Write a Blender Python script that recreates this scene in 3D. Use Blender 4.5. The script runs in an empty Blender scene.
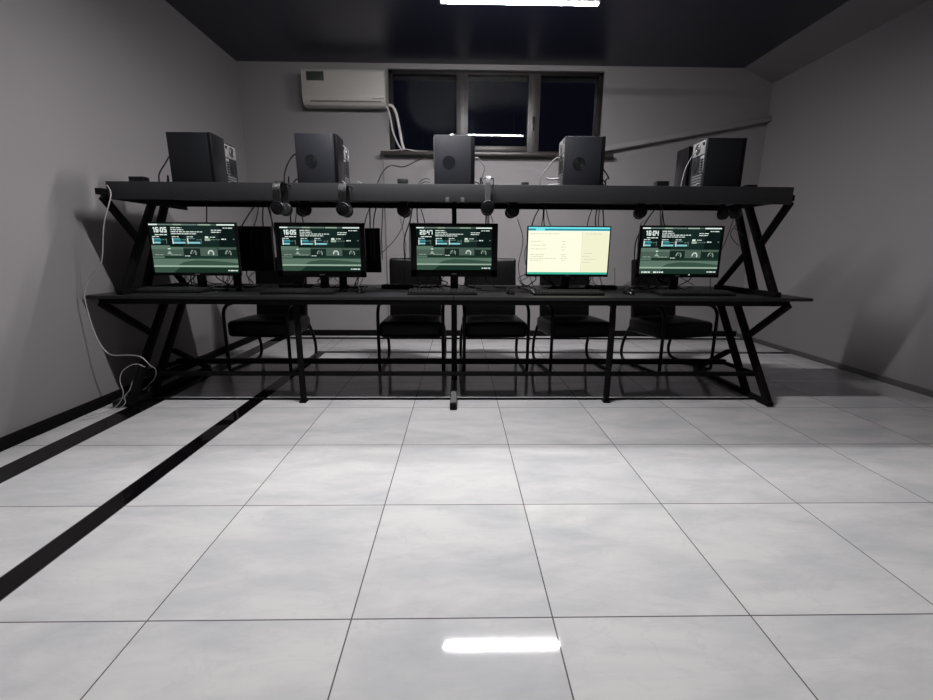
import bpy, bmesh, math, random
from mathutils import Vector, Matrix, Euler
random.seed(7)
PI = math.pi
C = bpy.context.scene.collection

# ------------------------------------------------------------------ materials
def mat(name, col, rough=.5, metal=0., spec=.5, noise=None, bump=None, coat=0.):
    m = bpy.data.materials.new(name); m.use_nodes = True
    nt = m.node_tree; b = nt.nodes['Principled BSDF']
    b.inputs['Base Color'].default_value = (*col, 1)
    b.inputs['Roughness'].default_value = rough
    b.inputs['Metallic'].default_value = metal
    b.inputs['Specular IOR Level'].default_value = spec
    b.inputs['Coat Weight'].default_value = coat
    tc = nt.nodes.new('ShaderNodeTexCoord')
    if noise:
        sc, amt = noise
        n = nt.nodes.new('ShaderNodeTexNoise'); n.inputs['Scale'].default_value = sc
        n.inputs['Detail'].default_value = 4
        nt.links.new(tc.outputs['Object'], n.inputs['Vector'])
        mx = nt.nodes.new('ShaderNodeMix'); mx.data_type = 'RGBA'
        mx.inputs['A'].default_value = (*[c*(1-amt) for c in col], 1)
        mx.inputs['B'].default_value = (*[min(1, c*(1+amt)) for c in col], 1)
        nt.links.new(n.outputs['Fac'], mx.inputs['Factor'])
        nt.links.new(mx.outputs['Result'], b.inputs['Base Color'])
    if bump:
        sc, st = bump
        n = nt.nodes.new('ShaderNodeTexNoise'); n.inputs['Scale'].default_value = sc
        nt.links.new(tc.outputs['Object'], n.inputs['Vector'])
        bp = nt.nodes.new('ShaderNodeBump'); bp.inputs['Strength'].default_value = st
        bp.inputs['Distance'].default_value = .002
        nt.links.new(n.outputs['Fac'], bp.inputs['Height'])
        nt.links.new(bp.outputs['Normal'], b.inputs['Normal'])
    return m

def emat(name, col, s=1.0):
    m = bpy.data.materials.new(name); m.use_nodes = True
    nt = m.node_tree; nt.nodes.remove(nt.nodes['Principled BSDF'])
    e = nt.nodes.new('ShaderNodeEmission')
    e.inputs['Color'].default_value = (*col, 1); e.inputs['Strength'].default_value = s
    nt.links.new(e.outputs[0], nt.nodes['Material Output'].inputs['Surface'])
    return m

M = {}
M['wall'] = mat('wall_paint', (.225, .213, .220), .75, noise=(3, .03), bump=(140, .35))
M['ceil'] = mat('ceiling_paint', (.011, .0115, .026), .33, spec=.7, noise=(5, .1))
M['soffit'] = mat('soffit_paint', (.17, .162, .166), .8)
M['blackbase'] = mat('black_skirting', (.006, .0055, .006), .9, spec=.05)
M['greybase'] = mat('grey_skirting', (.08, .078, .08), .5)
M['steel'] = mat('black_powder_steel', (.004, .004, .0045), .6, spec=.12, noise=(40, .2))
M['top'] = mat('black_carbon_board', (.020, .020, .0215), .42, spec=.3, noise=(60, .2), bump=(300, .2))
M['lip'] = mat('grey_shelf_face', (.030, .030, .033), .5, spec=.3, noise=(50, .12))
M['plastic'] = mat('black_plastic', (.006, .006, .0065), .45, spec=.3)
M['gloss'] = mat('glossy_black_plastic', (.005, .005, .006), .28, spec=.25)
M['bezel'] = mat('monitor_bezel', (.006, .0065, .007), .4, spec=.3)
M['case'] = mat('pc_case_steel', (.010, .011, .014), .5, spec=.25, noise=(30, .1))
M['case2'] = mat('pc_case_face', (.017, .018, .023), .5, spec=.25, noise=(30, .1))
M['silver'] = mat('silver_metal', (.40, .40, .41), .28, metal=.9)
M['zinc'] = mat('zinc_plate', (.20, .20, .20), .45, metal=.3)
M['leather'] = mat('black_leatherette', (.0045, .0045, .005), .42, spec=.2, bump=(60, .3))
M['tube'] = mat('chair_tube', (.004, .004, .005), .4, spec=.2)
M['acwhite'] = mat('cream_plastic', (.40, .38, .355), .4)
M['acdark'] = mat('dark_label', (.03, .035, .03), .5)
M['vent'] = mat('vent_shadow_plastic', (.12, .11, .10), .6)
M['hose'] = mat('white_hose', (.5, .48, .47), .5)
M['wcable'] = mat('white_cable', (.36, .35, .35), .5)
M['gcable'] = mat('grey_cable', (.13, .13, .135), .5)
M['cable'] = mat('black_cable', (.012, .012, .013), .45)
M['winframe'] = mat('window_frame_bronze', (.04, .036, .035), .4, metal=.1, noise=(20, .2))
M['winframe2'] = mat('dark_window_frame', (.014, .012, .012), .5, spec=.2)
M['sill'] = mat('brown_sill', (.035, .028, .026), .35, noise=(12, .2))
M['pad'] = mat('mouse_pad_cloth', (.014, .014, .015), .85)
M['key'] = mat('keycap', (.018, .018, .019), .5)
M['keyedge'] = mat('keyboard_edge', (.25, .25, .26), .35)
M['mark'] = mat('pale_mark', (.45, .46, .46), .4)
M['lampbody'] = mat('lamp_housing', (.7, .7, .7), .5)
M['night'] = mat('night_board', (.004, .004, .006), .9)
M['foam'] = mat('ear_foam', (.006, .006, .006), .9)
M['vent2'] = mat('vent_mesh', (.004, .0045, .006), .8, spec=.1)
M['rubber'] = mat('rubber_cap', (.02, .02, .02), .7)
M['tubelit'] = emat('lit_tube', (1.0, .98, .985), 540)

def glass():
    m = bpy.data.materials.new('night_window_glass'); m.use_nodes = True
    nt = m.node_tree; b = nt.nodes['Principled BSDF']
    b.inputs['Base Color'].default_value = (.93, .95, .97, 1)
    b.inputs['Roughness'].default_value = 0
    b.inputs['Transmission Weight'].default_value = 1
    b.inputs['IOR'].default_value = 1.42
    return m
M['glass'] = glass()

def floor_mat():
    m = bpy.data.materials.new('polished_tile_floor'); m.use_nodes = True
    nt = m.node_tree; N = nt.nodes; L = nt.links; b = N['Principled BSDF']
    geo = N.new('ShaderNodeNewGeometry'); sep = N.new('ShaderNodeSeparateXYZ')
    L.new(geo.outputs['Position'], sep.inputs[0])
    X, Y = sep.outputs[0], sep.outputs[1]
    def mt(op, a, b_=None, c=None):
        n = N.new('ShaderNodeMath'); n.operation = op
        for i, v in enumerate((a, b_, c)):
            if v is None: continue
            if isinstance(v, (int, float)): n.inputs[i].default_value = v
            else: L.new(v, n.inputs[i])
        return n.outputs[0]
    def inside(v, lo, hi): return mt('MULTIPLY', mt('GREATER_THAN', v, lo), mt('LESS_THAN', v, hi))
    def near(v, off, half):   # distance to a line of the 0.6 m grid
        f = mt('FRACT', mt('DIVIDE', mt('SUBTRACT', v, off), .6))
        d = mt('MINIMUM', f, mt('SUBTRACT', 1, f))
        return mt('LESS_THAN', d, half/.6)
    gx = mt('MULTIPLY', near(X, -.917, .0021), mt('GREATER_THAN', X, -1.42))
    gy = near(Y, .499, .0021)
    edge = mt('ADD', inside(X, -1.526, -1.5215), inside(X, -1.4245, -1.420))
    edge2 = mt('ADD', inside(X, -2.2905, -2.2865), inside(X, -2.1345, -2.1305))
    grout = mt('MINIMUM', 1, mt('ADD', mt('ADD', gx, gy), mt('ADD', edge, edge2)))
    s_in = mt('MAXIMUM', mt('MULTIPLY', inside(X, -1.5215, -1.4245), mt('LESS_THAN', Y, 4.66)),
              mt('MULTIPLY', inside(Y, 4.57, 4.66), mt('GREATER_THAN', X, -1.5215)))
    s_out = mt('MAXIMUM', mt('MULTIPLY', inside(X, -2.2865, -2.1345), mt('LESS_THAN', Y, 5.44)),
               mt('MULTIPLY', inside(Y, 5.33, 5.44), mt('GREATER_THAN', X, -2.2865)))
    strip = mt('MAXIMUM', s_in, s_out)
    # per tile offset so that veins break at the joints
    ix = mt('FLOOR', mt('DIVIDE', mt('SUBTRACT', X, -.917), .6))
    iy = mt('FLOOR', mt('DIVIDE', mt('SUBTRACT', Y, .499), .6))
    cb = N.new('ShaderNodeCombineXYZ')
    L.new(mt('MULTIPLY', ix, 0.37), cb.inputs[0]); L.new(mt('MULTIPLY', iy, 0.53), cb.inputs[1])
    L.new(mt('ADD', mt('MULTIPLY', ix, 1.9), mt('MULTIPLY', iy, 3.1)), cb.inputs[2])
    va = N.new('ShaderNodeVectorMath'); va.operation = 'ADD'
    L.new(geo.outputs['Position'], va.inputs[0]); L.new(cb.outputs[0], va.inputs[1])
    mp = N.new('ShaderNodeMapping'); mp.inputs['Rotation'].default_value = (0, 0, math.radians(-42))
    mp.inputs['Scale'].default_value = (1.0, 3.0, 1)
    L.new(va.outputs[0], mp.inputs['Vector'])
    n1 = N.new('ShaderNodeTexNoise'); n1.inputs['Scale'].default_value = 1.9
    n1.inputs['Detail'].default_value = 7; n1.inputs['Roughness'].default_value = .6; n1.inputs['Distortion'].default_value = .35
    L.new(mp.outputs[0], n1.inputs['Vector'])
    cr = N.new('ShaderNodeValToRGB')
    cr.color_ramp.elements[0].position = .30; cr.color_ramp.elements[0].color = (.48, .49, .505, 1)
    cr.color_ramp.elements[1].position = .60; cr.color_ramp.elements[1].color = (.64, .632, .63, 1)
    L.new(n1.outputs['Fac'], cr.inputs[0])
    n2 = N.new('ShaderNodeTexNoise'); n2.inputs['Scale'].default_value = 3.1; n2.inputs['Detail'].default_value = 5
    n2.inputs['Distortion'].default_value = 1.6
    L.new(mp.outputs[0], n2.inputs['Vector'])
    vein = mt('SUBTRACT', 1, mt('MINIMUM', 1, mt('MULTIPLY', mt('ABSOLUTE', mt('SUBTRACT', n2.outputs['Fac'], .5)), 40)))
    mv = N.new('ShaderNodeMix'); mv.data_type = 'RGBA'
    L.new(mt('MULTIPLY', vein, .22), mv.inputs['Factor']); L.new(cr.outputs[0], mv.inputs['A'])
    mv.inputs['B'].default_value = (.47, .47, .49, 1)
    mg = N.new('ShaderNodeMix'); mg.data_type = 'RGBA'
    L.new(grout, mg.inputs['Factor']); L.new(mv.outputs['Result'], mg.inputs['A']); mg.inputs['B'].default_value = (.11, .105, .10, 1)
    ms = N.new('ShaderNodeMix'); ms.data_type = 'RGBA'
    L.new(strip, ms.inputs['Factor']); L.new(mg.outputs['Result'], ms.inputs['A']); ms.inputs['B'].default_value = (.004, .0035, .004, 1)
    L.new(ms.outputs['Result'], b.inputs['Base Color'])
    b.inputs['Roughness'].default_value = .045
    L.new(mt('SUBTRACT', .5, mt('MULTIPLY', strip, .35)), b.inputs['Specular IOR Level'])
    return m
M['floor'] = floor_mat()

# ------------------------------------------------------------------ mesh builder
class MB:
    def __init__(s): s.bm = bmesh.new(); s.mi = 0
    def _tag(s, n0):
        s.bm.faces.ensure_lookup_table()
        for f in s.bm.faces[n0:]: f.material_index = s.mi
    def box(s, x0, x1, y0, y1, z0, z1, bev=0., rot=None, mi=0):
        s.mi = mi; n0 = len(s.bm.faces)
        t = bmesh.new(); bmesh.ops.create_cube(t, size=1)
        for v in t.verts:
            v.co = Vector(((x0+x1)/2+v.co.x*(x1-x0), (y0+y1)/2+v.co.y*(y1-y0), (z0+z1)/2+v.co.z*(z1-z0)))
        if bev: bmesh.ops.bevel(t, geom=t.edges[:], offset=bev, segments=2, affect='EDGES', profile=.5)
        if rot:
            c, e = rot; mx = Matrix.Translation(c) @ Euler(e).to_matrix().to_4x4() @ Matrix.Translation(-Vector(c))
            bmesh.ops.transform(t, matrix=mx, verts=t.verts)
        s._merge(t); s._tag(n0); return s
    def _merge(s, t):
        me = bpy.data.meshes.new('tmp'); t.to_mesh(me); t.free(); s.bm.from_mesh(me); bpy.data.meshes.remove(me)
    def beam(s, p, q, w, d, bev=.003, up=(1, 0, 0), mi=0):
        """rectangular bar from p to q; w across `up`, d the other way"""
        n0 = len(s.bm.faces)
        p, q = Vector(p), Vector(q); z = (q-p).normalized(); x = Vector(up); x = (x-z*x.dot(z)).normalized(); y = z.cross(x)
        t = bmesh.new(); bmesh.ops.create_cube(t, size=1); l = (q-p).length
        for v in t.verts: v.co = Vector((v.co.x*w, v.co.y*d, (v.co.z+.5)*l))
        if bev: bmesh.ops.bevel(t, geom=t.edges[:], offset=bev, segments=2, affect='EDGES', profile=.5)
        R = Matrix((x, y, z)).transposed().to_4x4(); R.translation = p
        bmesh.ops.transform(t, matrix=R, verts=t.verts)
        s._merge(t); s.mi = mi; s._tag(n0); return s
    def tube(s, pts, r, seg=8, smooth=True, mi=0, sub=6, closed=False):
        pts = [Vector(p) for p in pts]
        if smooth and len(pts) > 2:
            out = []
            for i in range(len(pts)-1):
                p0 = pts[i-1] if i else pts[0]*2-pts[1]; p1 = pts[i]; p2 = pts[i+1]
                p3 = pts[i+2] if i+2 < len(pts) else p2*2-p1
                for k in range(sub):
                    t = k/sub
                    out.append(.5*((2*p1)+(-p0+p2)*t+(2*p0-5*p1+4*p2-p3)*t*t+(-p0+3*p1-3*p2+p3)*t**3))
            out.append(pts[-1]); pts = out
        n0 = len(s.bm.faces); rings = []; prev = None
        for i, p in enumerate(pts):
            a = pts[max(0, i-1)]; b = pts[min(len(pts)-1, i+1)]; z = (b-a).normalized()
            if prev is None:
                x = Vector((1, 0, 0)) if abs(z.x) < .9 else Vector((0, 1, 0))
            else: x = prev
            x = (x-z*x.dot(z)).normalized(); prev = x; y = z.cross(x)
            rings.append([s.bm.verts.new(p+(x*math.cos(2*PI*k/seg)+y*math.sin(2*PI*k/seg))*r) for k in range(seg)])
        for i in range(len(rings)-1):
            for k in range(seg):
                s.bm.faces.new((rings[i][k], rings[i][(k+1) % seg], rings[i+1][(k+1) % seg], rings[i+1][k]))
        s.bm.faces.new(rings[0][::-1]); s.bm.faces.new(rings[-1])
        s.mi = mi; s._tag(n0); return s
    def cyl(s, c, axis, r, h, seg=24, r2=None, bev=0., mi=0, sy=1.):
        n0 = len(s.bm.faces); t = bmesh.new()
        bmesh.ops.create_cone(t, cap_ends=True, segments=seg, radius1=r, radius2=r if r2 is None else r2, depth=h)
        if bev:
            es = [e for e in t.edges if all(abs(abs(v.co.z)-h/2) < 1e-6 for v in e.verts) and abs(e.verts[0].co.z-e.verts[1].co.z) < 1e-6]
            bmesh.ops.bevel(t, geom=es, offset=bev, segments=3, affect='EDGES', profile=.5)
        R = Vector(axis).normalized().to_track_quat('Z', 'Y').to_matrix().to_4x4(); R.translation = Vector(c)
        for v in t.verts: v.co.y *= sy
        bmesh.ops.transform(t, matrix=R, verts=t.verts)
        s._merge(t); s.mi = mi; s._tag(n0); return s
    def prism(s, poly, axis, a, b, mi=0, bev=0.):
        """poly: 2-D outline; extruded along axis x/y/z from a to b"""
        n0 = len(s.bm.faces); t = bmesh.new()
        def mk(u, v, w): return {'x': (w, u, v), 'y': (u, w, v), 'z': (u, v, w)}[axis]
        A = [t.verts.new(mk(u, v, a)) for u, v in poly]; B = [t.verts.new(mk(u, v, b)) for u, v in poly]
        t.faces.new(A[::-1]); t.faces.new(B); n = len(poly)
        for i in range(n): t.faces.new((A[i], A[(i+1) % n], B[(i+1) % n], B[i]))
        bmesh.ops.recalc_face_normals(t, faces=t.faces)
        if bev: bmesh.ops.bevel(t, geom=t.edges[:], offset=bev, segments=2, affect='EDGES', profile=.5)
        s._merge(t); s.mi = mi; s._tag(n0); return s
    def quad(s, a, b, c, d, mi=0):
        f = s.bm.faces.new([s.bm.verts.new(v) for v in (a, b, c, d)]); f.material_index = mi; return s
    def build(s, name, mats, parent=None, smooth=True, loc=None):
        me = bpy.data.meshes.new(name)
        bmesh.ops.recalc_face_normals(s.bm, faces=s.bm.faces)
        s.bm.to_mesh(me); s.bm.free()
        if not isinstance(mats, (list, tuple)): mats = [mats]
        for m in mats: me.materials.append(m)
        if smooth:
            for p in me.polygons: p.use_smooth = True
            try: me.set_sharp_from_angle(angle=math.radians(35))
            except Exception: pass
        o = bpy.data.objects.new(name, me); C.objects.link(o)
        if parent is not None: o.parent = parent
        if loc: o.location = loc
        return o

def tag(o, label, cat, group=None):
    o['label'] = label; o['category'] = cat
    if group: o['group'] = group
    return o
def thing(name, label, cat, loc=(0, 0, 0), rz=0, group=None):
    o = bpy.data.objects.new(name, None); C.objects.link(o); o.location = loc; o.rotation_euler = (0, 0, rz)
    o.empty_display_size = .1
    return tag(o, label, cat, group)
def struct(o): o['kind'] = 'structure'; return o
def copy_tree(root, loc, rz, label, group=None):
    r = root.copy(); C.objects.link(r); r.location = loc; r.rotation_euler = (0, 0, rz); r['label'] = label
    if group: r['group'] = group
    for ch in list(root.children):
        c = ch.copy(); C.objects.link(c); c.parent = r
        for g in list(ch.children):
            d = g.copy(); C.objects.link(d); d.parent = c
    return r

# ------------------------------------------------------------------ room
XL, XR, YB, YF, ZC = -2.5, 3.62, 5.55, -2.6, 3.13
struct(MB().box(XL-.1, XR+.1, YF-.1, YB+.1, -.1, 0).build('floor', M['floor'], smooth=False))
struct(MB().box(XL-.1, XR+.1, YF-.1, YB+.4, ZC, ZC+.1).build('ceiling', M['ceil'], smooth=False))
struct(MB().box(XL-.1, XL, YF, YB, 0, ZC).build('wall_left', M['wall'], smooth=False))
struct(MB().box(XR, XR+.1, YF, YB, 0, ZC).build('wall_right', M['wall'], smooth=False))
struct(MB().box(XL-.1, XR+.1, YF-.1, YF, 0, ZC).build('wall_front', M['wall'], smooth=False))
# back wall with the window opening
WX0, WX1, WZ0, WZ1, RD = -.81, 1.665, 2.185, 3.075, .06
w = MB()
w.box(XL-.1, WX0, YB, YB+.36, 0, ZC); w.box(WX1, XR+.1, YB, YB+.36, 0, ZC)
w.box(WX0, WX1, YB, YB+.36, 0, WZ0); w.box(WX0, WX1, YB, YB+.36, WZ1, ZC)
struct(w.build('wall_back', M['wall'], smooth=False))
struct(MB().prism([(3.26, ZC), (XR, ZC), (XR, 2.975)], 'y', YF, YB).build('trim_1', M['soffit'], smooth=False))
struct(MB().box(XL, XL+.042, YF, YB, 0, .062, .003).build('baseboard_left', M['blackbase']))
struct(MB().box(XL+.042, XR-.012, YB-.012, YB, 0, .075, .002).build('baseboard_back', M['blackbase']))
struct(MB().box(XR-.012, XR, YF, YB-.012, 0, .05, .002).build('baseboard_right', M['greybase']))
# window
win = bpy.data.objects.new('window_1', None); C.objects.link(win); win.location = (0, YB+RD, 0); struct(win)
fy0, fy1 = -.03, .05
f = MB()
f.box(WX0, WX0+.05, fy0, fy1, WZ0, WZ1, .004); f.box(WX1-.05, WX1, fy0, fy1, WZ0, WZ1, .004)
f.box(WX0, WX1, fy0, fy1, WZ1-.04, WZ1, .004); f.box(WX0, WX1, fy0, fy1, WZ0, WZ0+.045, .004)
f.build('window_frame', M['winframe2'], win)
m1, m2 = (-.03, .105), (.80, .94)
for a, b_ in (m1, m2):
    MB().box(a, b_, fy0-.012, fy1, WZ0+.02, WZ1-.03, .005).box(a+.03, b_-.03, fy0-.018, fy0-.01, WZ0+.02, WZ1-.03, .002).build('mullion', M['winframe'], win)
MB().box(m1[1], m2[0], fy0-.008, fy1, WZ0+.04, WZ0+.095, .004).build('sash_rail', M['winframe'], win)
hd = MB().box(.855, .885, fy0-.035, fy0-.012, 2.52, 2.60, .006); hd.box(.862, .878, fy0-.055, fy0-.03, 2.45, 2.59, .005)
hd.build('window_handle', M['winframe2'], win)
for a, b_ in ((WX0+.04, m1[0]+.01), (m1[1]-.01, m2[0]+.01), (m2[1]-.01, WX1-.04)):
    MB().box(a, b_, -.003, .003, WZ0+.03, WZ1-.03, rot=(((a+b_)/2, 0, (WZ0+WZ1)/2), (.0045, 0, 0))).build('pane', M['glass'], win, smooth=False)
MB().box(-.905, 1.80, -RD-.11, -.03, WZ0-.035, WZ0+.003, .006).build('window_sill', M['sill'], win)

# ------------------------------------------------------------------ lamps
def lamp(x, y, label, L=1.145):
    t = thing('ceiling_tube_lamp', label, 'ceiling lamp', (x, y, ZC), 0, 'tube lamps on the ceiling')
    zt = -.288
    # LED batten: opaque body on top, slightly domed diffuser below
    MB().prism([(-.022, zt+.004), (.022, zt+.004), (.020, zt+.026), (-.020, zt+.026)], 'x', -L/2-.012, L/2+.012, bev=.002).build('lamp_housing', M['lampbody'], t)
    for s in (-1, 1):
        MB().box(s*(L/2+.006)-.006, s*(L/2+.006)+.006, -.022, .022, zt-.006, zt+.026, .002).build('end_cap', M['lampbody'], t)
        MB().tube([(s*(L/2-.15), 0, -.002), (s*(L/2-.15), 0, zt+.026)], .004, 10, smooth=False).build('hanging_rod', M['lampbody'], t)
    pr = [(.021*math.cos(PI+PI*k/12), zt+.004+.009*math.sin(PI+PI*k/12)) for k in range(13)]
    MB().prism(pr, 'x', -L/2, L/2).build('diffuser', M['tubelit'], t)
    return t
lamp(.445, 3.685, 'lit white tube lamp on the ceiling above the desk')
lamp(-.25, 2.40, 'lit white tube lamp on the ceiling nearer the camera than the desk')

# ------------------------------------------------------------------ desk
XD0, XD1, XC = -2.28, 2.21, -.035
ZT = .767
desk = thing('computer_desk', 'long black two-sided computer desk with slanted steel legs and raised shelf', 'desk', (XC, 3.42, 0))
def D(mb, name, m, parent=desk):   # build in world coordinates, hang under the desk
    o = mb.build(name, m, parent); 
    if parent is desk: o.matrix_parent_inverse = Matrix.Translation((-XC, -3.42, 0))
    return o
g = MB()
for a, b_ in ((-2.50+.02, XC-.001), (XC+.001, 2.42)):
    g.box(a, b_, 2.95, 4.02, ZT-.022, ZT, .003)
D(g, 'desktop', M['top'])
g = MB()
for y in (3.02, 3.90): g.box(XD0-.15, XD1+.09, y-.02, y+.02, ZT-.062, ZT-.022, .003)
D(g, 'desktop_rail', M['steel'])
W = .036
for X in (XD0, XD1):
    g = MB()
    g.box(X-.02, X+.02, 2.90, 3.92, 0.004, .036, .004)                      # floor rail
    g.beam((X, 2.93, .02), (X, 3.49, ZT-.03), W, .052)
    g.beam((X, 3.17, .02), (X, 3.73, ZT-.03), W, .052)
    g.beam((X, 3.24, .46), (X+(.075 if X > 0 else -.13), 2.985, ZT-.05), W, .04)                      # knee brace
    g.beam((X, 3.88, .03), (X, 3.46, .28), W, .036)                         # rear brace
    g.beam((X, 3.10, .19), (X, 3.60, .17), W-.008, .028)
    g.box(X-.018, X+.018, 2.97, 3.98, ZT-.058, ZT-.022, .003)
    D(g, 'side_leg_frame', M['steel'])
    g = MB()
    g.box(X-.02, X+.02, 3.00, 3.75, ZT, ZT+.035, .003)
    g.beam((X, 3.04, ZT+.01), (X, 3.47, 1.42), W, .052)
    g.beam((X, 3.25, ZT+.01), (X, 3.61, 1.42), W, .052)
    g.beam((X, 3.27, 1.12), (X+(0 if X > 0 else -.03), 3.03, 1.40), W, .042)
    g.beam((X, 3.71, ZT+.03), (X, 3.42, 1.06), W, .036)
    g.box(X-.02, X+.02, 2.96 if X < 0 else 3.02, 3.80, 1.405, 1.444, .003)
    D(g, 'shelf_frame', M['steel'])
# centre leg
g = MB(); g.beam((XC, 3.42, .03), (XC, 3.42, ZT-.02), .045, .05)
g.box(XC-.022, XC+.022, 3.05, 3.95, ZT-.058, ZT-.022, .003)
D(g, 'centre_leg', M['steel'])
ft = D(MB().box(XC-.024, XC+.024, 2.84, 3.92, .004, .045, .004), 'floor_foot', M['steel'])
D(MB().box(XC-.020, XC+.020, 2.87, 3.80, .0455, .049, .001), 'foot_lit_top', M['zinc'])  # pale zinc colour stands in for lamplight on top of the foot
D(MB().beam((XC, 3.5, ZT), (XC, 3.5, 1.45), .036, .036), 'shelf_post', M['steel'])
for X in (-1.115, 1.075):
    g = MB(); g.beam((X, 3.02, .008), (X, 3.02, ZT-.055), .034, .034); g.box(X-.024, X+.024, 2.99, 3.05, .001, .01, .001)
    D(g, 'support_leg', M['steel'])
D(MB().box(XD0, XD1, 3.085, 3.115, .175, .205, .003), 'foot_bar', M['steel'])
D(MB().box(XD0, XD1, 3.47, 3.51, .165, .205, .003), 'foot_bar', M['steel'])
D(MB().box(XD0+.02, XD1-.02, 3.060, 3.076, .001, .014, .001), 'floor_bar', M['steel'])
# upper shelf
D(MB().box(-2.25, 2.195, 3.02, 3.82, 1.447, 1.472, .003), 'shelf_board', M['top'])
D(MB().box(-2.255, 2.20, 3.0, 3.02, 1.382, 1.49, .003), 'shelf_front_panel', M['lip'])
g = MB(); g.box(-2.24, 2.19, 3.79, 3.82, 1.41, 1.447, .002); g.box(-2.25, -2.235, 3.021, 3.82, 1.382, 1.447, .002); D(g, 'shelf_rear_rail', M['steel'])
for x in (-.075, .025):
    D(MB().box(x-.012, x+.012, 2.992, 3.0, 1.378, 1.408, .002), 'panel_clip', M['greybase'])

# ------------------------------------------------------------------ PC towers
SZ = 1.472
def tower(name_label, x, y, io, circ=True, wid=1.):
    """side panel (wide face) towards the camera; io = +1 connector face on the right, -1 on the left"""
    t = thing('computer_tower', name_label, 'computer', (x, y, SZ+.001), 0, 'computer towers on the shelf')
    wx, dy, h = .262*wid, .175, .336
    g = MB(); g.box(-wx/2, wx/2, -dy/2+.002, dy/2-.002, .012, h, .003)
    for sx in (-1, 1):
        for sy in (-1, 1): g.cyl((sx*.11, sy*.06, .006), (0, 0, 1), .012, .012, 12)
    g.build('case_body', M['case'], t)
    # side panel with round fan vent
    g = MB(); g.box(-wx/2+.004, wx/2-.004, -dy/2-.003, -dy/2+.003, .018, h-.004, .0015)
    if circ:
        g.cyl((-.026, -dy/2-.0034, .165), (0, 1, 0), .043, .002, 36, mi=1)
        for r_ in (.012, .022, .032, .042): g.tube([(-.026+math.cos(a)*r_, -dy/2-.0046, .165+math.sin(a)*r_) for a in [k*PI/12 for k in range(25)]], .0012, 4, smooth=False)
    g.build('side_panel', [M['case2'] if circ else M['case'], M['vent2']], t)
    fx = -io*wx/2
    MB().box(min(fx, fx-io*.022), max(fx, fx-io*.022), -dy/2, dy/2, .01, h+.002, .005).build('front_bezel', M['gloss'], t)
    rx = io*wx/2
    def rb(y0, y1, z0, z1, th=.002, mi=0, g=None):
        return g.box(min(rx, rx+io*th), max(rx, rx+io*th), y0, y1, z0, z1, .0008, mi=mi)
    g = MB(); rb(-dy/2+.008, dy/2-.008, h-.098, h-.010, .003, 0, g)
    g.cyl((rx+io*.004, .015, h-.053), (1, 0, 0), .034, .003, 20, mi=1)
    for r_ in (.012, .022, .031): g.tube([(rx+io*.006, .015+math.cos(a)*r_, h-.053+math.sin(a)*r_) for a in [k*PI/8 for k in range(17)]], .0012, 4, smooth=False)
    rb(-dy/2+.016, -dy/2+.042, h-.04, h-.02, .005, 1, g)
    g.build('power_supply_plate', [M['zinc'], M['plastic']], t)
    g = MB(); rb(-dy/2+.010, -dy/2+.055, .125, h-.105, .003, 0, g)
    for k in range(5): rb(-dy/2+.016, -dy/2+.046, .132+k*.017, .143+k*.017, .007, 1, g)
    g.build('port_plate', [M['zinc'], M['plastic']], t)
    g = MB()
    for k in range(5): rb(-dy/2+.02, dy/2-.03, .03+k*.018, .042+k*.018, .0025, 0, g)
    g.build('slot_cover', M['greybase'], t)
    g = MB(); g.cyl((rx+io*.001, .035, .175), (1, 0, 0), .038, .004, 24); g.build('rear_fan_grille', M['plastic'], t)
    return t
tower('dark computer tower leftmost on the shelf, in the front row', -1.765, 3.19, -1, circ=False)
tower('computer tower on the shelf above the second monitor from the left', -.945, 3.19, -1, wid=.96)
tower('computer tower with a round vent, at the shelf centre in front of the window', -.040, 3.19, -1, wid=.94)
tower('computer tower with a round vent above the pale yellow screen', .823, 3.19, -1, wid=.94)
tower('computer tower rightmost on the shelf, silver ports on its left side', 1.764, 3.19, -1, circ=False, wid=.94)
tower('computer tower in the back row, half hidden behind the leftmost front tower', -1.79, 3.44, 1, circ=False)
tower('computer tower in the back row, half hidden behind the second front tower from the left', -.955, 3.44, 1, circ=False)
tower('computer tower in the back row, half hidden behind the rightmost front tower', 1.80, 3.44, 1, circ=False)

# ------------------------------------------------------------------ screens
def S(r, g_, b_): 
    l = lambda c: ((c/255+.055)/1.055)**2.4 if c > 10 else c/255/12.92
    return (l(r), l(g_), l(b_))
EXPO = 1.0
SC = {'bg': S(13, 25, 23), 'bg2': S(24, 40, 36), 'wh': S(225, 238, 232), 'gr': S(105, 125, 117), 'tl': S(48, 128, 138), 'tl2': S(135, 200, 205),
      'pn': S(76, 94, 84), 'pd': S(26, 40, 36), 'g1': S(92, 116, 101), 'g2': S(150, 172, 155), 'g3': S(28, 50, 40), 'g4': S(56, 80, 67),
      'cr': S(254, 254, 228), 'cg': S(243, 243, 210), 'tg': S(30, 150, 165), 'tb': S(120, 230, 235), 'bt': S(60, 185, 155), 'tx': S(212, 216, 192)}
for k in SC: M['s_'+k] = emat('screen_'+k, SC[k], 1.0)

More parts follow.
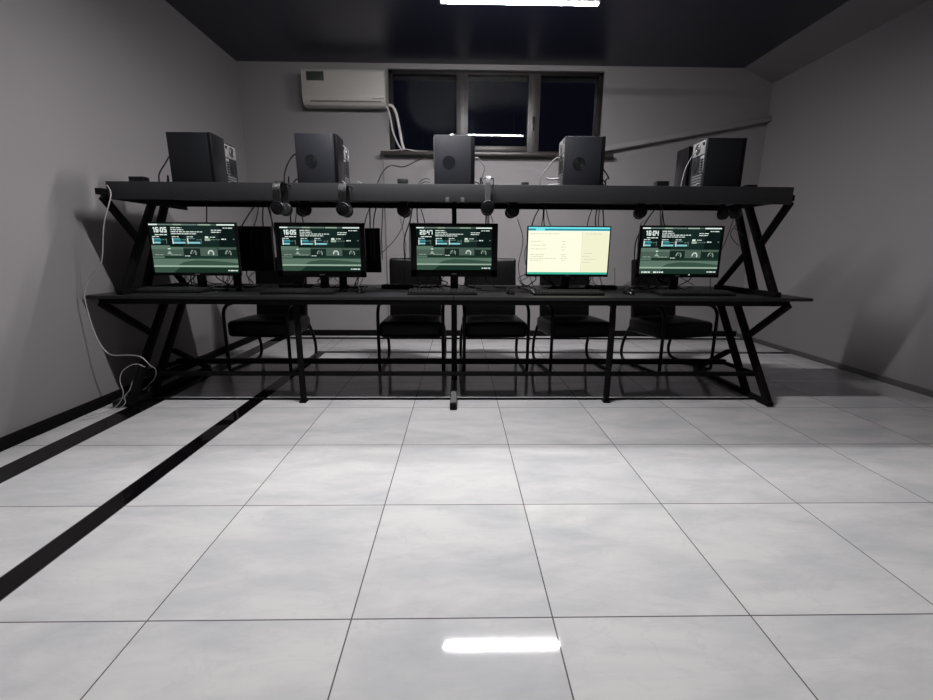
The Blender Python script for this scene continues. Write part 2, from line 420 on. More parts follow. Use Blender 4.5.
SEG = {'0': 'abcdef', '1': 'bc', '2': 'abged', '4': 'fgbc', '5': 'afgcd', '6': 'afgedc', '7': 'abc'}
def screen(w, h, kind, parent, yf):
    """flat display facing -y, centred at x=0, bottom z=0 in parent frame given by zoff"""
    g = MB(); names = []; Z0 = parent['z0']
    def q(u0, v0, u1, v1, c, lay=1):
        k = 's_'+c
        if k not in names: names.append(k)
        y = yf-lay*.0004
        X = lambda u: -w/2+u*w
        Z = lambda v: Z0+h*(1-v)
        g.quad((X(u0), y, Z(v1)), (X(u1), y, Z(v1)), (X(u1), y, Z(v0)), (X(u0), y, Z(v0)), names.index(k))
    def poly(pts, c, lay):
        k = 's_'+c
        if k not in names: names.append(k)
        y = yf-lay*.0004
        fc = g.bm.faces.new([g.bm.verts.new((-w/2+u*w, y, Z0+h*(1-v))) for u, v in pts]); fc.material_index = names.index(k)
    rnd = random.Random(hash(kind) % 97 if False else len(kind))
    def words(u0, v, u1, c='wh', hgt=.016, lay=4):
        u = u0
        while u < u1-.005:
            l = min(rnd.uniform(.018, .06), u1-u); q(u, v-hgt/2, u+l, v+hgt/2, c, lay); u += l+.008
    if kind == 'page':
        q(0, 0, 1, 1, 'cr', 0)
        q(0, 0, 1, .045, 'tb', 2); q(0, .035, .09, .075, 'tg', 3); q(.20, .035, 1, .075, 'tg', 3); q(.09, .04, .2, .08, 'tb', 3)
        q(.665, .1, 1, .95, 'cg', 1); q(.663, .1, .667, .95, 'tx', 2)
        for v, a, b_ in ((.14, .03, .38), (.30, .03, .16), (.38, .04, .22), (.46, .03, .24), (.58, .03, .2), (.62, .04, .19), (.66, .03, .36), (.70, .03, .17), (.3, .42, .46), (.36, .42, .47), (.42, .41, .47), (.48, .42, .46), (.58, .41, .48), (.62, .42, .48), (.66, .41, .48), (.70, .42, .47), (.55, .7, .8), (.62, .68, .77), (.68, .7, .85), (.74, .68, .78), (.14, .7, .9)):
            words(a, v, b_, 'tx', .014, 3)
        q(0, .955, 1, 1, 'bt', 2)
    else:
        q(0, 0, 1, 1, 'bg', 0); q(.38, .0, .8, .48, 'bg2', 1)
        for a, b_, c in ((0, .1, 'wh'), (.1, .28, 'gr'), (.28, .38, 'g2'), (.38, .56, 'gr'), (.57, .72, 'g2'), (.72, .79, 'pn'), (.79, 1, 'wh')): q(a, .008, b_, .035, c, 2)
        # clock
        cw, cg, u, v0, v1, tk = .033, .007, .045, .075, .18, .0105
        tv = .022
        for chx in kind:
            if chx == ':':
                q(u, .105, u+.008, .125, 'wh', 5); q(u, .14, u+.008, .16, 'wh', 5); u += .008+cg; continue
            vm = (v0+v1)/2
            R_ = {'a': (u, v0, u+cw, v0+tv), 'g': (u, vm-tv/2, u+cw, vm+tv/2), 'd': (u, v1-tv, u+cw, v1), 'f': (u, v0, u+tk, vm), 'e': (u, vm, u+tk, v1),
                  'b': (u+cw-tk, v0, u+cw, vm), 'c': (u+cw-tk, vm, u+cw, v1)}
            if chx == '1': q(u+.010, v0, u+.010+tk, v1, 'wh', 5); q(u+.002, v0+.005, u+.012, v0+.03, 'wh', 5); u += .024+cg; continue
            for k, sg in enumerate(SEG[chx]): q(*R_[sg], 'wh', 5+k*.1)
            u += cw+cg
        words(.06, .225, .20, 'wh', .018)
        for v, b_ in ((.085, .38), (.125, .40), (.165, .62), (.205, .55)): words(.25, v, b_)
        words(.86, .085, .97); words(.72, .13, .84); words(.72, .17, .83)
        for a in (.025, .255, .43):
            words(a, .265, a+.08, 'wh', .014)
            q(a, .29, a+.012, .41, 'wh', 3)
            q(a+.015, .30, a+.165, .35, 'pd', 3); q(a+.015, .365, a+.165, .405, 'pd', 3)
            q(a+.015, .303, a+.10, .347, 'tl' if a < .4 else 'bg2', 4); q(a+.015, .367, a+(.09 if a < .2 else .15), .403, 'tl2', 4)
            words(a+.11, .325, a+.16, 'gr', .014, 5)
            q(a+.015, .30, a+.09, .306, 'tl2', 5); q(a+.16, .30, a+.166, .405, 'gr', 5)
        q(.64, .255, .68, .29, 'wh', 3); q(.635, .295, .70, .345, 'g2', 3)
        words(.70, .27, .76, 'wh', .014); words(.71, .32, .81, 'gr'); words(.83, .31, .885, 'wh', .022); q(.965, .30, .985, .318, 'gr', 3)
        q(0, .44, .22, .475, 'g1', 3); q(0, .47, 1, .49, 'g4', 2)
        q(0, .475, .37, .655, 'pn', 2); q(.0, .475, .37, .52, 'g1', 3)
        poly([(.175, .62), (.205, .55), (.235, .62)], 'g2', 5); q(.19, .50, .22, .52, 'wh', 4)
        q(.37, .475, .565, .655, 'pd', 2); q(.565, .475, .77, .655, 'pn', 2); q(.77, .475, 1, .655, 'pd', 2); q(.78, .48, .99, .52, 'pn', 3); q(.37, .48, .565, .50, 'pn', 3)
        for cx in (.485, .69, .895):
            for k in range(9):
                a0 = PI*(1.08-1.16*k/8); a1 = a0-.30
                p = []
                for (aa, rr) in ((a0, .038), (a1, .038), (a1, .022), (a0, .022)): p.append((cx+math.cos(aa)*rr, .60-math.sin(aa)*rr*1.9))
                if k != 4 or cx == .69: poly(p, 'g2' if cx != .69 else 'wh', 5)
            q(cx-.006, .58, cx+.006, .605, 'gr', 5)
        words(.03, .635, .13, 'g2', .014); words(.22, .635, .34, 'g2', .014); words(.38, .655, .44, 'wh', .014)
        q(0, .66, 1, .72, 'g3', 2); q(0, .665, .14, .70, 'g1', 3)
        q(0, .71, 1, .85, 'g1', 2); q(0, .85, 1, .885, 'g2', 3); q(0, .885, 1, 1, 'g3', 2)
        poly([(.28, .85), (.36, .78), (.50, .745), (.72, .755), (.86, .775), (1, .80), (1, .85)], 'g4', 4)
        poly([(0, .885), (.31, .885), (.25, .965), (.22, 1), (0, 1)], 'g4', 3)
        words(.87, .955, .985, 'wh', .022)
        if kind == '16:04':
            words(.03, .965, .14, 'wh', .03); words(.18, .965, .32, 'wh', .03)
    o = g.build('screen', [M[n] for n in names], parent, smooth=False)
    return o

def monitor(cx, y, w, z0, z1, bz, kind, label, rz=0., group='lit monitors on the desk', base='plate'):
    """bz = bezel side, top, bottom"""
    t = thing('computer_monitor', label, 'monitor', (cx, y, ZT), rz, group)
    t['z0'] = 0.0
    Z0, Z1 = z0-ZT, z1-ZT
    bs, bt, bb = bz
    g = MB()
    g.box(-w/2, w/2, 0, .022, Z0, Z1, .004)
    g.prism([(-w*.36, Z0+.03), (w*.36, Z0+.03), (w*.34, Z1-.04), (-w*.34, Z1-.04)], 'y', .02, .05, bev=.008)
    g.build('monitor_shell', M['bezel'], t)
    g = MB()
    g.box(-w/2, -w/2+bs, -.005, .004, Z0, Z1, .0015); g.box(w/2-bs, w/2, -.005, .004, Z0, Z1, .0015)
    g.box(-w/2, w/2, -.005, .004, Z1-bt, Z1, .0015); g.box(-w/2, w/2, -.005, .004, Z0, Z0+bb, .0015)
    g.build('bezel', M['bezel'], t)
    if kind:
        t['z0'] = Z0+bb
        screen(w-2*bs, Z1-Z0-bt-bb, kind, t, -.0008)
        MB().box(-.018, .018, -.0058, -.0048, Z0+bb*.35, Z0+bb*.35+.007).build('logo_mark', M['mark'], t, smooth=False)
        if kind == '16:04':
            MB().cyl((.085, -.0055, Z0+bb*.75), (0, 1, 0), .004, .002, 12).build('power_light', M['s_wh'], t)
    del t['z0']
    MB().box(-.03, .03, .03, .06, .02, Z0+.14, .006).build('stand_neck', M['plastic'], t)
    g = MB(); g.box(-.15, .15, -.07, .13, 0.0005, .014, .006); g.cyl((0, .045, .018), (0, 0, 1), .05, .012, 20, r2=.035)
    g.build('stand_base', M['gloss'], t)
    return t
YM = 3.30
k_ = YM/3.15
def zz(z): return 1.07+(z-1.07)*k_
monitor(-1.832*k_, YM, .603*k_, zz(.889), zz(1.250), (.010, .010, .022), '16:05', 'lit monitor leftmost on the desk, its clock reading 16:05')
monitor(-.961*k_, YM, .616*k_, zz(.882), zz(1.253), (.036, .028, .046), '16:05', 'lit monitor with thick black bezel, second from the left, its clock reading 16:05')
monitor(-.032*k_, YM, .608*k_, zz(.890), zz(1.255), (.044, .026, .050), '20:47', 'lit monitor at the desk centre, its clock reading 20:47')
monitor(.770*k_, YM, .585*k_, zz(.894), zz(1.242), (.008, .008, .018), 'page', 'monitor showing a bright pale yellow page')
monitor(1.564*k_, YM, .592*k_, zz(.893), zz(1.250), (.018, .012, .026), '16:04', 'lit monitor rightmost on the desk, its clock reading 16:04')
gb = 'back-row monitors turned to the chairs'
monitor(-1.83, 3.74, .60, .895, 1.255, (.01, .01, .02), None, 'dark monitor seen from behind, between the two leftmost lit monitors', PI, gb)
monitor(-.955, 3.74, .63, .89, 1.245, (.01, .01, .02), None, 'dark monitor seen from behind, right of the second lit monitor', PI-.10, gb)
monitor(.885, 3.74, .60, .89, 1.235, (.01, .01, .02), None, 'dark monitor seen from behind, only a corner showing beside the pale yellow screen', PI, gb)

# ------------------------------------------------------------------ keyboards, mice
def keyboard(x, y, w, label, rz=0., edge=False, z=ZT):
    t = thing('keyboard', label, 'keyboard', (x, y, z), rz, 'keyboards along the front of the desk')
    d = .15
    MB().prism([(-d/2, .001), (d/2, .001), (d/2, .030), (-d/2, .014)], 'x', -w/2, w/2, bev=.003).build('keyboard_case', M['plastic'], t)
    for r_ in range(5):
        g = MB(); yy = -d/2+.018+r_*.025; zb = .014+(.016*(yy+d/2)/d)
        n = int((w-.02)/.0205)
        for c in range(n):
            xx = -w/2+.014+c*(w-.028)/(n-1) if n > 1 else 0
            if r_ == 0 and w*.25 < xx+w/2 < w*.52:
                continue
            g.box(xx-.0082, xx+.0082, yy-.009, yy+.009, zb-.002, zb+.008, .002)
        if r_ == 0: g.box(-w*.25, w*.02, yy-.009, yy+.009, zb-.002, zb+.008, .002)
        g.build('key_row', M['key'], t)
    if edge:
        MB().beam((-w/2+.004, -d/2+.005, .018), (-w/2+.004, d/2-.005, .034), .006, .004, .001).build('metal_edge', M['keyedge'], t)
    return t
keyboard(-2.02, 3.16, .46, 'black keyboard on the desk below the leftmost monitor', z=ZT+.0045)
keyboard(-1.13, 3.15, .50, 'black keyboard on the desk below the second monitor from the left')
keyboard(-.115, 3.15, .49, 'black keyboard on the desk below the centre monitor')
keyboard(.775, 3.14, .50, 'black keyboard with a pale edge below the pale yellow screen', .0, True)
keyboard(1.70, 3.15, .53, 'black keyboard on the desk below the rightmost monitor')
tag(MB().box(-2.245, -1.71, 3.045, 3.245, ZT+.0014, ZT+.004, .0012).build('mouse_pad', M['pad']), 'dark mouse pad under the leftmost keyboard', 'mouse pad')
def mouse(x, y, label, rz=0):
    t = thing('computer_mouse', label, 'mouse', (x, y, ZT), rz, 'mice on the desk')
    b = bmesh.new(); bmesh.ops.create_uvsphere(b, u_segments=20, v_segments=12, radius=1)
    for v in b.verts:
        v.co = Vector((v.co.x*.033*(1-.12*abs(v.co.y)), v.co.y*.058, max(0, v.co.z)*.036*(1+.15*v.co.y)+.001))
    g = MB(); g.bm.free(); g.bm = b; g.build('mouse_shell', M['gloss'], t)
    MB().box(-.0008, .0008, -.05, -.01, .012, .033, .0003).build('button_seam', M['night'], t)
    MB().cyl((0, -.03, .030), (1, 0, 0), .009, .007, 14).build('scroll_wheel', M['greybase'], t)
    return t
mouse(-.715, 3.22, 'black mouse on the desk right of the second keyboard')
mouse(.375, 3.18, 'black mouse on the desk just right of the centre keyboard', -.05)
mouse(1.245, 3.20, 'black mouse on the desk between the two rightmost keyboards', .3)
mouse(-1.64, 3.33, 'black mouse on the desk right of the leftmost keyboard', .2)

# ------------------------------------------------------------------ chairs (bow frame, facing the camera)
def chair(x, y, rz, label, first=[]):
    if first: return copy_tree(first[0], (x, y, 0), rz, label)
    t = thing('office_chair', label, 'chair', (x, y, 0), rz, 'black chairs behind the desk')
    first.append(t)
    hw = .283; r_ = .0145
    for s in (-1, 1):
        X = s*hw
        g = MB()
        g.tube([(X, .50, .615), (X, .38, .612), (X, .13, .60), (X, .05, .585), (X, .008, .535), (X, 0, .45), (X, .0, .25), (X, .0, .05), (X, .012, .022), (X, .05, .0135), (X, .30, .0135),
                (X, .46, .0135), (X, .53, .04), (X, .555, .11), (X, .53, .22), (X*.97, .47, .345), (X*.92, .47, .37)], r_, 10)
        g.build('bow_leg', M['tube'], t)
        MB().box(X-.022, X+.022, .10, .40, .614, .640, .010).build('armrest_pad', M['leather'], t)
    g = MB()
    for yy in (.10, .42): g.tube([(-hw, yy, .34), (hw, yy, .34)], .010, 8, smooth=False)
    for s in (-1, 1): g.tube([(s*.17, .42, .34), (s*.17, .50, .42), (s*.17, .53, .60), (s*.17, .57, .85)], .009, 8)
    g.build('seat_bracket', M['tube'], t)
    # cushion
    def cushion(x0, x1, y0, y1, z0, z1, bev, crown, ax):
        g = MB(); t_ = bmesh.new(); bmesh.ops.create_cube(t_, size=1)
        for v in t_.verts: v.co = Vector(((x0+x1)/2+v.co.x*(x1-x0), (y0+y1)/2+v.co.y*(y1-y0), (z0+z1)/2+v.co.z*(z1-z0)))
        bmesh.ops.bevel(t_, geom=t_.edges[:], offset=bev, segments=4, affect='EDGES', profile=.5)
        bmesh.ops.subdivide_edges(t_, edges=[e for e in t_.edges if e.calc_length() > .08], cuts=5, use_grid_fill=True)
        g._merge(t_)
        for v in g.bm.verts:
            u, a_, b__ = (v.co.x-(x0+x1)/2)/(x1-x0)*2, (v.co.y-(y0+y1)/2)/(y1-y0)*2, (v.co.z-(z0+z1)/2)/(z1-z0)*2
            if ax == 'z': v.co.z += crown*max(0, 1-u*u)*max(0, 1-a_*a_)*(b__ > .3)
            else: v.co.y += crown*max(0, 1-u*u)*max(0, 1-b__*b__)*(-1 if a_ < -.3 else 0)
        return g
    cushion(-.279, .279, .012, .50, .315, .455, .035, .025, 'z').build('seat', M['leather'], t)
    g = cushion(-.25, .25, -.035, .03, .43, 1.0, .024, .02, 'y')
    for v in g.bm.verts:
        z = v.co.z; v.co.y += .525+(z-.5)*.12 + .05*((v.co.x/.24)**2)*-.6
    g.build('backrest', M['leather'], t)
    return t
chair(-1.76, 3.785, -.09, 'leftmost black chair behind the desk')
chair(-.42, 3.79, .0, 'black chair behind the desk, left of the centre leg')
chair(.333, 3.79, .05, 'black chair behind the desk, right of the centre leg')
chair(1.10, 3.795, .12, 'black chair behind the desk below the pale yellow screen')
chair(2.05, 3.79, .27, 'rightmost black chair behind the desk, turned slightly left')

# ------------------------------------------------------------------ headsets
def headset(x, y, ztop, hgt, label, rz=PI/2, band='plastic', tilt=0., wid=.15):
    t = thing('headset', label, 'headset', (x, y, ztop), rz, 'headsets hanging from the shelf')
    t.rotation_euler = (tilt, 0, rz)
    w2 = wid/2; b = 'silver' if band == 'silver' else 'plastic'
    pts = []
    for k in range(13):
        a = PI*k/12; pts.append((-w2*math.cos(a), 0, -w2+w2*math.sin(a)))
    pts = [(-w2*.98, 0, -hgt+.05)]+pts+[(w2*.98, 0, -hgt+.05)]
    g = MB()
    # flat band
    for dy in ([-.012, -.006, 0, .006, .012] if band == 'silver' else [-.020, -.012, -.004, .004, .012, .020]): g.tube([(p[0], p[1]+dy, p[2]-.004) for p in pts], .0042, 6, smooth=False)
    g.build('headband', M[b], t)
    for s in (-1, 1):
        g = MB(); g.cyl((s*(w2-.004), 0, -hgt+.02), (1, 0, 0), .042, .026, 24, bev=.008)
        g.cyl((s*(w2+.010), 0, -hgt+.02), (1, 0, 0), .024, .008, 20, bev=.002)
        c = g.build('ear_cup', M['gloss'], t)
        MB().cyl((s*(w2-.026), 0, -hgt+.02), (1, 0, 0), .040, .022, 24, bev=.009).build('ear_cushion', M['foam'], c)
    return t
def hook(x, y, ztop, under):
    zb = ztop-.017; g = MB()
    if under: g.beam((x+.034, y, 1.4468), (x+.034, y, zb-.003), .006, .006, .001)
    else:
        zr = min(zb, 1.478)
        g.beam((x+.034, 2.9995, zr), (x+.034, y, zr), .006, .006, .001)
        if zr < zb: g.beam((x+.034, y, zr), (x+.034, y, zb), .006, .006, .001)
    g.beam((x+.037, y, zb), (x-.024, y, zb), .006, .006, .001, up=(0, 1, 0))
    return D(g, 'headset_hook', M['steel'])
hook(-1.118, 2.915, 1.487, False); hook(-.722, 2.915, 1.477, False); hook(.182, 2.915, 1.529, False)
headset(-1.118, 2.915, 1.487, .185, 'black headset hanging over the shelf front, leftmost of those over it', PI/2-.04, wid=.13)
headset(-.722, 2.915, 1.477, .18, 'black headset hanging over the shelf front above the second monitor', PI/2+.05, wid=.13)
headset(.182, 2.915, 1.529, .215, 'silver-banded headset hanging over the shelf front near the centre', PI/2-.04, 'silver', wid=.13)
for x, rz, lb in ((-1.076, .5, 'black headset under the shelf, its cup left of the second tower above the second monitor'),
                  (-.382, 0, 'black headset under the shelf just left of the centre monitor'),
                  (.372, .05, 'black headset under the shelf between the centre monitor and the pale yellow screen'),
                  (1.275, -.3, 'black headset under the shelf above the left edge of the rightmost monitor'),
                  (1.909, .4, 'black headset under the shelf beside the right posts')):
    headset(x, 3.20, 1.436, .118, lb, PI/2+rz, wid=.12)
    hook(x, 3.20, 1.436, True)

# ------------------------------------------------------------------ cables
def cable(pts, label, r=.0028, m='cable', group='black cables around the desk', cat='cable'):
    return tag(MB().tube(pts, r, 7).build('cable', M[m]), label, cat, group)
gh = 'cables hanging below the shelf'
def drops(xs, lab, z0=1.434, z1=1.0, y0=3.6, y1=3.48, spread=.05):
    for i, (a, b_) in enumerate(xs):
        y0 += .011; y1 += .011
        cable([(a, y0, z0+.004), ((a+b_)/2+random.uniform(-spread, spread)*.4, (y0+y1)/2+.02, (z0*.72+z1*.28)), (b_, y1, z0*.35+z1*.65), (b_, y1, z1)], lab, .0036 if i % 2 else .0048, group=gh)
drops([(-1.96, -1.93)], 'thin black cable hanging below the shelf at the left posts')
drops([(-1.56, -1.70), (-1.56, -1.60), (-1.53, -1.50), (-1.50, -1.44), (-1.52, -1.42)], 'black cable in the bunch hanging right above the leftmost monitor')
drops([(-1.30, -1.28), (-1.27, -1.27), (-1.24, -1.17)], 'black cable in the bunch hanging above the left half of the second monitor')
drops([(-.70, -.68), (-.68, -.74), (-.64, -.66), (-.60, -.60)], 'black cable in the bunch hanging above the right edge of the second monitor')
drops([(-.36, -.42), (-.35, -.38), (-.33, -.30), (-.32, -.24)], 'black cable in the bunch hanging above the left half of the centre monitor')
drops([(.20, .19), (.22, .22), (.24, .24), (.21, .28)], 'black cable in the bunch hanging below the silver-banded headset')
drops([(.66, .55), (.67, .62), (.68, .68), (.69, .76)], 'black cable in the bunch hanging above the left half of the pale yellow screen')
drops([(1.10, 1.08), (1.12, 1.10), (1.14, 1.13), (1.08, 1.0)], 'black cable in the bunch hanging above the right edge of the pale yellow screen')
drops([(1.58, 1.38), (1.60, 1.58), (1.62, 1.64), (1.63, 1.60)], 'black cable in the bunch hanging above the middle of the rightmost monitor')
cable([(2.03, 3.26, 1.30), (2.0, 3.3, 1.2), (2.08, 3.3, 1.12), (2.12, 3.3, 1.17), (2.05, 3.35, 1.25)], 'looped black cable at the right posts', group=gh)
cable([(1.97, 3.24, 1.30), (1.99, 3.35, 1.12), (1.95, 3.4, .95), (1.97, 3.42, .775)], 'black cable dangling down to the desktop beside the right posts', group=gh)
cable([(.415, 3.22, 1.29), (.47, 3.3, 1.15), (.46, 3.42, .95), (.50, 3.42, .80), (.54, 3.40, .775)], 'black headset cord running down left of the pale yellow screen', group=gh)
cable([(.60, 3.42, 1.22), (.53, 3.5, 1.12), (.52, 3.5, 1.0), (.56, 3.45, .86), (.60, 3.45, .775)], 'black cable bowing out left of the pale yellow screen', group=gh)
cable([(-.37, 3.3, 1.40), (-.45, 3.45, 1.2), (-.62, 3.5, 1.03), (-.78, 3.5, .90)], 'black cable slanting down left of the centre monitor', group=gh)
cable([(-.41, 3.22, 1.29), (-.40, 3.4, 1.1), (-.42, 3.42, .9), (-.41, 3.42, .775)], 'straight thin black cable hanging left of the centre monitor', .002, group=gh)
cable([(1.335, 3.22, 1.29), (1.355, 3.36, 1.28), (1.37, 3.42, 1.22), (1.37, 3.43, 1.1)], 'short cord below the cup left of the rightmost monitor', .002, group=gh)
cable([(1.205, 3.42, .95), (1.22, 3.42, .773)], 'thin cable between the two rightmost monitors', .002, group=gh)
# arcs on the shelf
gs = 'cables on the shelf behind the towers'
def arc(x0, x1, zt, lab, m='cable', y=3.27, r=.0045):
    s = 1 if x1 > x0 else -1
    cable([(x0, y, SZ+zt), (x0+s*.03, y, SZ+zt-.003), (x0+s*.075, y, SZ+zt-.06), (x1, y, SZ+.09), (x1, y, SZ+.004)], lab, r, m, gs)
arc(-1.925, -2.05, .22, 'black cable arcing down left of the leftmost tower', y=3.22)
arc(-1.925, -1.99, .06, 'short black cable low beside the leftmost tower', y=3.22)
cable([(-2.05, 3.3, SZ+.004), (-1.98, 3.3, SZ+.035), (-1.92, 3.3, SZ+.03)], 'low black cable running into the leftmost tower', .003, group=gs)
arc(-1.095, -1.20, .23, 'black cable arcing down left of the second tower', y=3.22)
arc(-1.095, -1.17, .07, 'short black cable low beside the second tower', y=3.22)
cable([(-1.10, 3.2, SZ+.03), (-1.16, 3.2, SZ+.025), (-1.21, 3.2, SZ+.004)], 'lowest black cable left of the second tower', .003, group=gs)
arc(.10, .16, .215, 'grey cable arcing down right of the centre tower', 'gcable', 3.20)
arc(.10, .15, .06, 'short black cable right of the centre tower', y=3.20)
for k, z in enumerate((.075, .055, .03)):
    cable([(-.20, 3.2, SZ+z), (-.235, 3.2, SZ+z+.004), (-.27, 3.2, SZ+z-.02), (-.285+.01*k, 3.2, SZ+.004)], 'black cable curling out left of the centre tower', .003, group=gs)
arc(.685, .56, .215, 'pale grey cable arcing down left of the tower above the yellow screen', 'gcable', 3.18)
cable([(.69, 3.18, SZ+.085), (.63, 3.18, SZ+.08), (.60, 3.18, SZ+.085)], 'grey plug sticking out left of the tower above the yellow screen', .006, 'gcable', gs)
cable([(.69, 3.18, SZ+.05), (.61, 3.18, SZ+.04), (.585, 3.18, SZ+.004)], 'pale cable low left of the tower above the yellow screen', .003, 'wcable', gs)
arc(.975, 1.03, .16, 'black cable arcing right of the tower above the yellow screen', y=3.24)
arc(.975, 1.01, .07, 'short black cable right of the tower above the yellow screen', y=3.24)
cable([(1.68, 3.20, SZ+.27), (1.62, 3.2, SZ+.26), (1.56, 3.19, SZ+.16), (1.53, 3.18, SZ+.004)], 'pale grey cable arcing between the two rightmost towers', .0034, 'gcable', gs)
cable([(1.67, 3.16, SZ+.09), (1.63, 3.15, SZ+.05), (1.58, 3.14, SZ+.02), (1.56, 3.12, SZ+.006)], 'thick white cable at the foot of the rightmost tower', .004, 'wcable', gs)
cable([(-.80, 3.2, SZ+.06), (-.76, 3.2, SZ+.03), (-.71, 3.2, SZ+.012), (-.66, 3.2, SZ+.004)], 'pale cable lying right of the second tower', .003, 'wcable', gs)
cable([(-.72, 3.3, SZ+.07), (-.69, 3.3, SZ+.06), (-.62, 3.3, SZ+.004)], 'white cable slanting down right of the second tower', .003, 'wcable', gs)
cable([(-.163, 5.42, 2.197), (-.20, 5.40, 2.2), (-.226, 5.37, 2.175), (-.44, 5.2, 2.05), (-.59, 5.0, 1.94), (-.68, 4.7, 1.90), (-.70, 4.3, 1.77), (-.69, 3.95, 1.62), (-.68, 3.80, 1.50), (-.68, 3.77, SZ+.008)],
      'long black cable drooping from the window sill to the shelf', .006, group=None)
# adapters on the shelf
def adapter(x, y, sx, h, label):
    t = MB().box(x-sx/2, x+sx/2, y-.03, y+.03, SZ+.0005, SZ+h, .005).build('power_adapter', M['plastic'])
    return tag(t, label, 'power adapter', 'adapters on the shelf')
adapter(-2.12, 3.12, .10, .062, 'black adapter box near the left end of the shelf')
adapter(-.385, 3.2, .07, .075, 'black adapter box left of the centre tower')
adapter(.47, 3.3, .05, .075, 'black adapter box left of the tower above the yellow screen')
adapter(1.06, 3.3, .06, .055, 'flat black adapter right of the tower above the yellow screen')
adapter(1.45, 3.3, .09, .090, 'black adapter box left of the two rightmost towers')
adapter(1.98, 3.12, .07, .045, 'flat black adapter at the right end of the shelf')

# clutter of cords on the desktop behind the monitors, one object per cord
gd = 'tangled cords on the desktop'
for cx, lab in ((-1.86, 'tangled cord on the desktop behind the leftmost monitor'), (-.99, 'tangled cord on the desktop behind the second monitor'),
            (-.04, 'tangled cord on the desktop behind the centre monitor'), (.82, 'tangled cord on the desktop behind the pale yellow screen'), (1.66, 'tangled cord on the desktop behind the rightmost monitor')):
    for i in range(13):
        x = cx+random.uniform(-.28, .30); yl = 3.47+i*.0105; y = yl; pts = [(x, y, .9+random.uniform(0, .06))]
        for k in range(4):
            x = max(-2.12, x+random.uniform(-.10, .10)); y = yl+random.uniform(-.004, .004)
            pts.append((x, y, (.85, .80, .782, .773)[k]+random.uniform(0, .02)))
        pts.append((x+random.uniform(-.08, .1), yl, .7716))
        cable(pts, lab, random.choice((.003, .0042)), 'cable' if i % 4 else 'gcable', gd)
for i, (cx, lab) in enumerate(((-1.33, 'black power strip on the desktop between the two leftmost monitors'), (-.50, 'black power strip on the desktop left of the centre monitor'),
            (1.17, 'black power strip on the desktop right of the yellow screen'))):
    t = thing('power_strip', lab, 'power strip', (cx, 3.62, ZT), .05*(i-1), 'power strips on the desktop')
    MB().box(-.13, .13, -.025, .025, .0005, .032, .005).build('strip_body', M['plastic'], t)
    for k in range(4): MB().cyl((-.085+k*.055, 0, .033), (0, 0, 1), .016, .004, 16).build('socket', M['greybase'], t)
cable([(-.65, 3.25, .785), (-.66, 3.35, .79), (-.60, 3.45, .78), (-.45, 3.5, .7705), (-.35, 3.45, .7705)], 'mouse cord curling between the second and centre monitors', .0022, group=gd)
cable([(.375, 3.24, .785), (.36, 3.35, .775), (.25, 3.42, .7705), (.15, 3.45, .7705)], 'mouse cord behind the centre mouse', .0022, group=gd)
cable([(1.23, 3.26, .785), (1.2, 3.36, .775), (1.1, 3.42, .7705), (1.0, 3.5, .7705)], 'mouse cord right of the yellow screen', .0022, group=gd)

# white cable down the left end
cable([(-2.24, 2.985, 1.46), (-2.205, 2.95, 1.452), (-2.175, 2.92, 1.39), (-2.232, 2.9, 1.215), (-2.287, 2.9, .986), (-2.368, 2.9, .904), (-2.407, 2.9, .84), (-2.434, 2.9, .762), (-2.427, 2.9, .624),
       (-2.408, 2.9, .51), (-2.376, 2.9, .422), (-2.325, 2.9, .374), (-2.219, 2.9, .374), (-2.135, 2.9, .361), (-2.085, 2.9, .305), (-2.12, 3.0, .24), (-2.22, 3.10, .14), (-2.32, 3.12, .056)], 'long white cable hanging down the left end of the desk', .0033, 'wcable', None)
cable([(-2.104, 2.88, .297), (-2.167, 2.88, .317), (-2.247, 2.875, .276), (-2.278, 2.87, .206), (-2.266, 2.865, .121), (-2.30, 2.86, .05), (-2.35, 2.82, .008), (-2.42, 2.72, .0045)], 'white cable looping down to the floor beside the left foot', .003, 'wcable', None)
cable([(-2.19, 2.86, .20), (-2.215, 2.855, .14), (-2.25, 2.85, .10), (-2.25, 2.84, .05), (-2.31, 2.80, .006), (-2.40, 2.66, .0045)], 'shorter white cable ending on the floor by the left wall', .0028, 'wcable', None)
t = thing('power_strip', 'black power strip standing by the left foot of the desk', 'power strip', (-2.36, 3.05, 0), .1)
MB().box(-.03, .03, -.16, .16, .0005, .05, .006).build('strip_body', M['plastic'], t)
for k in range(4): MB().cyl((0, -.11+k*.07, .051), (0, 0, 1), .018, .004, 16).build('socket', M['greybase'], t)

# ------------------------------------------------------------------ air conditioner on the back wall
AY = YB
ac = thing('air_conditioner', 'cream wall-mounted air conditioner left of the window', 'air conditioner', (-1.262, AY, 2.63))
prof = [(0, .02), (-.12, 0.0), (-.165, .012), (-.192, .045), (-.203, .10), (-.205, .34), (-.19, .365), (0, .37)]
MB().prism(prof, 'x', -.455, .44, bev=.004).build('body', M['acwhite'], ac)
for a, b_ in ((-.462, -.452), (.437, .447)):
    MB().prism([(y*1.01, z) for y, z in prof], 'x', a, b_, bev=.002).build('end_cap', M['acwhite'], ac)
MB().box(-.38, .40, -.196, -.183, .040, .052, .002).build('air_outlet', M['vent'], ac)
MB().box(-.405, -.215, -.2085, -.2045, .245, .335, .001).build('label_sticker', M['acdark'], ac)
MB().box(.30, .435, -.2075, -.2045, .07, .075, .001).build('panel_seam', M['vent'], ac)
tag(MB().tube([(-.80, AY-.06, 2.68), (-.76, AY-.06, 2.67), (-.72, AY-.05, 2.60), (-.69, AY-.04, 2.45), (-.665, AY-.03, 2.30), (-.64, AY-.035, 2.215)], .016, 12).build('coolant_hose', M['hose']),
    'thick white hose from the air conditioner down to the sill', 'hose', 'hoses below the air conditioner')
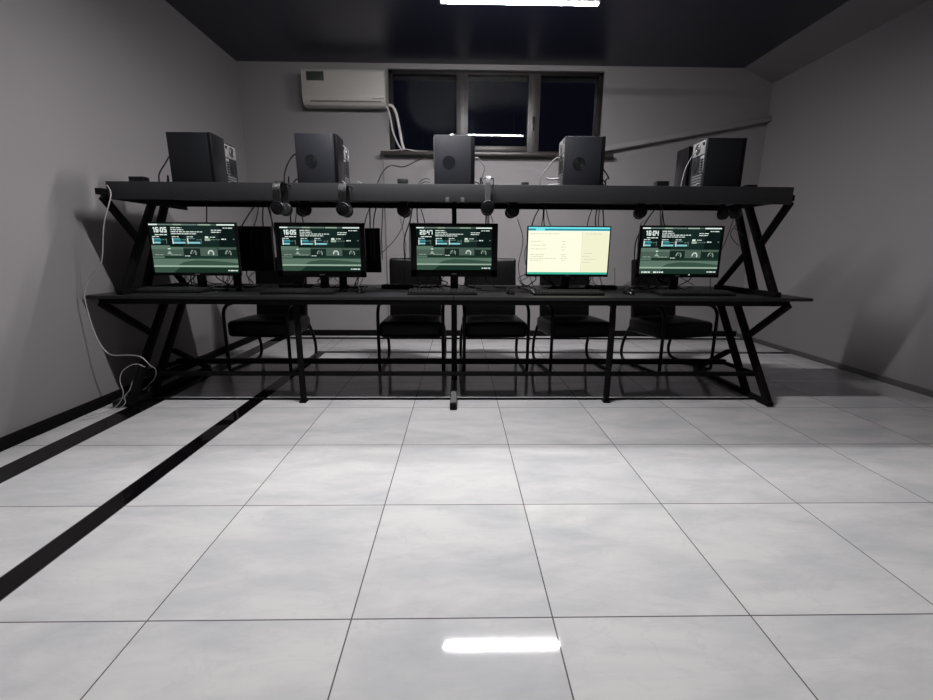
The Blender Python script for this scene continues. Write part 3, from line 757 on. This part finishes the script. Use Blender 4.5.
tag(MB().tube([(-.83, AY-.10, 2.675), (-.80, AY-.10, 2.62), (-.775, AY-.08, 2.50), (-.76, AY-.06, 2.40), (-.71, AY-.05, 2.28), (-.66, AY-.05, 2.205)], .009, 10).build('drain_hose', M['hose']),
    'thinner white hose beside the thick hose of the air conditioner', 'hose', 'hoses below the air conditioner')
cable([(-.80, AY-.06, 2.200), (-.70, AY-.07, 2.206), (-.62, AY-.09, 2.21), (-.5, AY-.07, 2.197), (-.36, AY-.06, 2.194)], 'white cable lying on the window sill under the hoses', .006, 'wcable', None)
cable([(-.88, AY-.098, 2.16), (-.885, AY-.05, 1.9), (-.885, AY-.02, 1.4), (-.885, AY-.025, .3), (-.885, AY-.026, .006)], 'thin grey cable running straight down the wall below the sill end', .0045, 'gcable', None)
# inclined pipe along the back wall
tag(MB().beam((1.68, AY-.035, 2.235), (XR-.005, AY-.035, 2.585), .088, .055, .006, up=(0, 1, 0)).build('wall_pipe', M['wall']), 'grey pipe duct slanting up the back wall right of the window', 'pipe')

# ------------------------------------------------------------------ world, camera, colour
w = bpy.data.worlds.new('night'); bpy.context.scene.world = w; w.use_nodes = True
w.node_tree.nodes['Background'].inputs[0].default_value = (.004, .005, .012, 1)
w.node_tree.nodes['Background'].inputs[1].default_value = .4
pi_, ya, ro = .2225620, -.0185177, .0059665
cy, sy, cp, sp, cr, sr = math.cos(ya), math.sin(ya), math.cos(pi_), math.sin(pi_), math.cos(ro), math.sin(ro)
fw = Vector((-sy*cp, cy*cp, -sp)); r = Vector((cy, sy, 0)); u = r.cross(fw)
R_, U_ = cr*r+sr*u, cr*u-sr*r
cam = bpy.data.cameras.new('camera'); co = bpy.data.objects.new('camera', cam); C.objects.link(co)
mx = Matrix((R_, U_, -fw)).transposed().to_4x4(); mx.translation = Vector((0, 0, 1.0696)); co.matrix_world = mx
cam.sensor_width = 36; cam.lens = 438.156/933*36; cam.clip_start = .02
sc = bpy.context.scene; sc.camera = co
sc.view_settings.view_transform = 'Standard'; sc.view_settings.look = 'None'
sc.view_settings.exposure = 0.0; sc.view_settings.gamma = 1; sc.view_settings.use_curve_mapping = False
